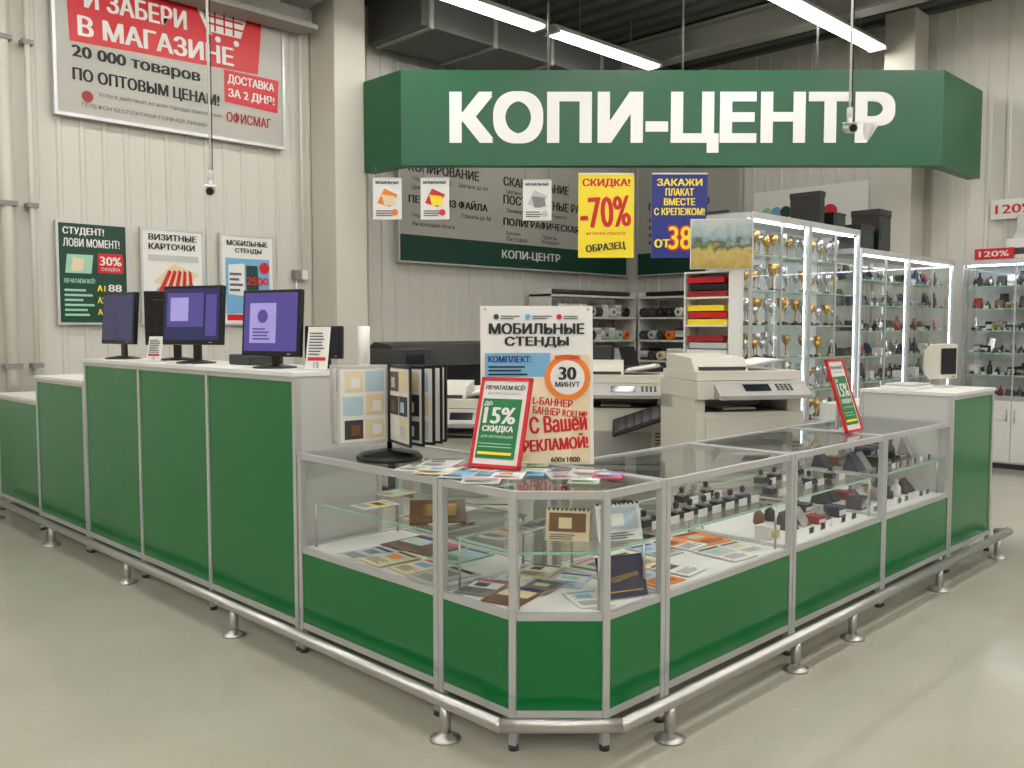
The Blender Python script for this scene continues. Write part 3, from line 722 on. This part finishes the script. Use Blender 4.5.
def rollshelf(loc,rot,L):
    b = B('roll_storage_shelf',loc,rot); h=L/2
    for z in (0.7,1.05,1.35,1.68,1.98): b.box(-h,h,-0.2,0.2,z,z+0.03,WHITE)
    for x in (-h,h-0.02): b.box(x,x+0.02,-0.2,0.2,0,2.08,WHITE)
    for z in (0.73,1.08,1.38,1.71):
        x = -h+0.1
        while x < h-0.1:
            m = random.choice([PAPER,DGREY,LGREY,PAPER,NAVY,SOFT,ORANGE,PAPER,MINT,CREAM] if z<1.6 else [BLACK,DGREY,PAPER,BLACK,LGREY])
            if random.random()<0.6:
                b.cyl((x,-0.22,z+0.07),(x,0.18,z+0.07),0.065,m,12); b.cyl((x,-0.225,z+0.07),(x,-0.2,z+0.07),0.025,BROWN,8)
            else:
                for k in range(4): b.box(x-0.07,x+0.07,-0.18,0.15,z+k*0.045,z+k*0.045+0.04,random.choice([PAPER,SOFT,PAPER,LGREY,PAPER,DGREY]))
            x += 0.155
    for k in range(5): b.cyl((-h+0.1,-0.12+k*0.07,2.05),(h-0.1,-0.12+k*0.07,2.05),0.033,random.choice([BLACK,DGREY,MGREY]),10)
    b.done()
rollshelf((9.9,8.42,0),0,1.9); rollshelf((11.0,7.2,0),-90,1.9)
b = B('work_desk',(8.9,6.3,0)); b.box(-0.9,0.9,-0.35,0.35,0.72,0.75,LGREY)
for s in (-1,1): b.box(s*0.87-0.02,s*0.87+0.02,-0.33,0.33,0,0.72,LGREY)
b.box(-0.85,0.85,0.3,0.32,0.2,0.72,LGREY); b.done()
b = B('desktop_printer',(8.5,6.3,0.75)); b.box(-0.28,0.28,-0.22,0.22,0,0.3,BLACK); b.box(-0.25,0.25,-0.25,-0.2,0.05,0.12,DGREY); b.box(-0.26,0.26,-0.2,0.2,0.3,0.36,DGREY)
b.M=T(0,0.18,0.3)@RX(-20); b.box(-0.15,0.15,0,0.01,0,0.3,BLACK); b.M=Matrix.Identity(4); b.done(0.015)
b = B('paper_stack_boxes',(9.3,6.3,0.75))
for k,(m) in enumerate((WHITE,SOFT,WHITE,ORANGE,WHITE)): b.box(-0.2+0.01*k,0.18+0.01*(k%2),-0.15,0.15,k*0.11,k*0.11+0.105,m)
b.done(0.004)
b = B('work_desk',(7.7,4.7,0)); b.box(-0.7,0.7,-0.35,0.35,0.72,0.75,WHITE)
for s in (-1,1): b.box(s*0.67-0.02,s*0.67+0.02,-0.33,0.33,0,0.72,WHITE)
b.done()
b = B('office_chair',(6.25,5.35,0),-60)
for k in range(5):
    a = 2*math.pi*k/5; b.cyl((0,0,0.1),(0.28*math.cos(a),0.28*math.sin(a),0.07),0.02,BLACK,8); b.sphere((0.28*math.cos(a),0.28*math.sin(a),0.03),0.03,BLACK,8)
b.cyl((0,0,0.08),(0,0,0.48),0.03,DGREY); b.box(-0.25,0.25,-0.24,0.24,0.48,0.56,BLACK); b.box(-0.02,0.02,0.22,0.27,0.5,0.9,DGREY)
b.M=T(0,0.24,0.78)@RX(-8); b.box(-0.24,0.24,0,0.06,0,0.62,BLACK); b.M=Matrix.Identity(4); b.done(0.03)

# ---------------------------------------------------------------- glass cabinets
def cabinet(name,loc,rot,L,D,H,base,back,nsh,base_m=LGREY,frame=ALU):
    b = B(name,loc,rot)
    b.box(0,L,0.013,D,0.06,base,base_m); b.box(0.02,L-0.02,0.04,D,0,0.06,DGREY)
    b.box(0.01,L/2-0.004,0,0.012,0.08,base-0.03,WHITE); b.box(L/2+0.004,L-0.01,0,0.012,0.08,base-0.03,WHITE)
    b.cyl((L/2-0.04,-0.015,base-0.25),(L/2-0.04,-0.015,base-0.12),0.006,STEEL,8); b.cyl((L/2+0.04,-0.015,base-0.25),(L/2+0.04,-0.015,base-0.12),0.006,STEEL,8)
    for x in (0,L-0.022):
        for y in (0,D-0.022): b.box(x,x+0.022,y,y+0.022,base,H-0.05,frame)
    b.box(L/2-0.008,L/2+0.008,0,0.014,base+0.025,H-0.05,frame)
    b.box(0,L,0,D,H-0.05,H,frame); b.box(0.022,L-0.022,0,0.022,base,base+0.025,frame)
    if back: b.box(0.022,L-0.022,D-0.012,D-0.002,base,H-0.05,back)
    else: b.pane((0.022,D-0.008),(L-0.022,D-0.008),base,H-0.05)
    b.pane((0.022,0.008),(L-0.022,0.008),base+0.025,H-0.05)
    b.pane((0.01,0.022),(0.01,D-0.022),base,H-0.05); b.pane((L-0.01,0.022),(L-0.01,D-0.022),base,H-0.05)
    b.box(0.04,L-0.04,0.05,0.07,H-0.065,H-0.052,LED)
    b.box(L-0.032,L-0.026,0.03,0.038,base+0.05,H-0.07,LED)
    zs = [base+0.005]
    for k in range(1,nsh):
        z = base+(H-0.05-base)*k/nsh; b.sheet([(0.022,0.03),(L-0.022,0.03),(L-0.022,D-0.014),(0.022,D-0.014)],z+0.006); zs.append(z+0.008)
        b.box(0.022,L-0.022,0.024,0.03,z-0.002,z+0.009,MINT)
    b.done()
    return zs
WBACK = mat('cabinet_back_white',(220,224,224),0.5)
vC = 3.68
hs = [(6.33,7.29,2.46,0.72,WBACK,'trophy'),(7.30,8.27,2.46,0.72,WBACK,'trophy'),(8.31,9.45,2.3,0.78,None,'mix'),(9.46,10.72,2.3,0.78,None,'mix')]
for u0,u1,H,bs,bk,kd in hs:
    zs = cabinet('glass_display_cabinet',(u0,vC,0),0,u1-u0,0.42,H,bs,bk,6)
    goods('trophy_collection' if kd=='trophy' else 'gift_collection',0.06,u1-u0-0.06,0.06,0.38,zs,kd,0.15 if kd=='trophy' else 0.13,0.9,loc=(u0,vC,0),hmax=0.24 if kd=='trophy' else 0.19)
for i in range(4):
    vv = 3.62-i*1.12
    zs = cabinet('glass_display_cabinet',(10.78,vv,0),-90,1.1,0.42,2.3,0.78,WBACK,6)
    goods('gift_collection',0.05,1.05,0.06,0.36,zs,'mix',0.12,0.9,rot=-90,loc=(10.78,vv,0),hmax=0.19)
def boxes(loc,items):
    b = B('storage_box_row',loc)
    for x,w,h,m in items:
        b.box(x-w/2,x+w/2,-0.14,0.14,0,h*0.85,m); b.box(x-w/2+0.04,x+w/2-0.04,-0.143,-0.14,h*0.3,h*0.6,DGREEN if m is BLACK else PAPER); b.box(x-w/2-0.005,x+w/2+0.005,-0.145,0.145,h*0.85,h,m)
    b.done(0.004)
boxes((7.75,3.9,2.4605),((-0.1,0.1,0.3,BLACK),(0.25,0.24,0.14,BLACK)))
boxes((8.9,3.9,2.3005),((-0.3,0.3,0.24,BLACK),(0.1,0.28,0.42,BLACK)))
b = B('label_printer',(10.98,2.95,2.3005),-90); b.box(-0.25,0.25,-0.15,0.2,0,0.22,WHITE); b.box(-0.2,0.2,-0.17,-0.13,0.05,0.12,DGREY); b.prismx([(-0.12,0.22),(0.18,0.22),(0.18,0.5),(0.05,0.5),(0.0,0.32)],-0.2,0.2,LGREY); b.done(0.015)
b = B('brand_shelf_sign',(10.85,3.2,2.305),-90)
b.box(-0.3,0.1,-0.055,-0.045,0,0.12,RED); b.M=T(0,-0.055,0); b.text('120%',-0.25,0.03,0.06,PAPER,w=0.3,bold=0.04); b.M=Matrix.Identity(4)
b.done()
b = B('promotion_tag',(11.2,3.12,2.78),-90); b.box(-0.35,0.35,0,0.01,0,0.22,PAPER); b.text('120%',-0.3,0.06,0.1,RED,w=0.4,bold=0.04); b.done()
b = B('logo_board',(11.21,5.7,2.55),-90); b.box(-0.8,0.8,0,0.02,0,0.85,PAPER)
for i in range(5): b.disc(-0.6+i*0.14,0.55,0.08,(MINT,LBLUE,DGREEN,MINT,LBLUE)[i],y=-0.003-0.001*i)
b.disc(0.3,0.5,0.1,RED); b.done()
b = B('paper_tray_shelf',(6.1,4.15,0),-90)
for z in (0.3,0.7,1.05,1.32,1.56,1.78,1.98): b.box(0.012,0.408,0,0.19,z,z+0.015,WHITE)
b.box(0,0.012,0,0.2,0,1.995,WHITE); b.box(0.408,0.42,0,0.2,0,1.995,WHITE); b.box(0.012,0.408,0.19,0.2,0,1.995,WHITE)
for z,ms in ((1.065,(DGREY,WHITE)),(1.335,(WHITE,LGREY,DRED)),(1.575,(YEL,RED,YEL)),(1.795,(DRED,BLACK,RED))):
    for k,m in enumerate(ms): b.box(0.03+0.02*(k%2),0.39-0.03*(k==2),0.01,0.18,z+k*0.055,z+k*0.055+0.045,m)
b.done()
u,v = cw(1.6,6.92); b = B('wheat_field_painting',(u,v,2.0),-48)
b.box(-0.235,0.235,0,0.02,0,0.38,PAPER); b.rect(-0.23,0.23,0.005,0.375,PAINT); b.done()
b = B('customer_terminal',(6.55,2.32,1.1405),-20)
b.lathe([(0.09,0),(0.09,0.01),(0.03,0.02)],(0,0,0),LGREY,20); b.box(-0.025,0.025,-0.02,0.02,0.015,0.1,LGREY)
b.prismx([(-0.06,0.06),(0.02,0.05),(0.07,0.1),(0.07,0.25),(0.02,0.3),(-0.06,0.3)],-0.09,0.09,BEIGE)
b.rect(-0.075,0.075,0.09,0.27,DARKSCR,y=-0.063); b.rect(0.03,0.07,0.068,0.078,MGREY,y=-0.063); b.done(0.008)
b = B('white_box_organizer',(6.2,2.4,1.1405),0); b.box(-0.18,0.12,-0.12,0.12,0,0.025,WHITE); b.box(-0.16,0.1,-0.1,0.1,0.025,0.04,LGREY); b.done(0.004)
b = B('drawer_cabinet',(7.3,3.1,0),0); b.box(-0.45,0.45,-0.25,0.25,0,0.95,WHITE)
for k in range(4): b.box(-0.43,0.43,-0.262,-0.25,0.05+k*0.22,0.05+k*0.22+0.2,LGREY); b.box(-0.08,0.08,-0.275,-0.262,0.14+k*0.22,0.155+k*0.22,STEEL)
b.done(0.004)

def cctv(X,Y,z,rot):
    u,v = cw(X,Y); b = B('security_camera',(u,v,z),rot)
    b.cyl((0,0,0.06),(0,0,HC-z),0.007,WHITE,8); b.cyl((0.012,0,0.1),(0.02,0.01,HC-z),0.003,BLACK,6)
    b.cyl((0,0,0.04),(0,0,0.12),0.018,LGREY,10)
    b.M = RX(12); b.cyl((0,-0.09,0),(0,0.05,0),0.03,LGREY,14); b.cyl((0,-0.095,0),(0,-0.088,0),0.022,BLACK,14); b.box(-0.034,0.034,-0.11,0.05,0.028,0.034,WHITE); b.cyl((0,0,0.02),(0,0,0.06),0.012,WHITE,8)
    b.M = Matrix.Identity(4); b.done()
cctv(-1.82,5.5,2.38,-30); cctv(2.03,5.5,2.75,-52)

# ---------------------------------------------------------------- world + camera
w = bpy.data.worlds.new('world'); sc.world = w; w.use_nodes = True
w.node_tree.nodes['Background'].inputs[0].default_value = (0.9,0.88,0.82,1); w.node_tree.nodes['Background'].inputs[1].default_value = 0.3
cd = bpy.data.cameras.new('camera'); cam = bpy.data.objects.new('camera',cd); sc.collection.objects.link(cam)
cam.location = (0,0,1.55); cam.rotation_euler = (rad(90-3.56),0,rad(-45)); cd.lens = 900/1024*36; cd.sensor_width = 36
cd.clip_start = 0.05
sc.camera = cam
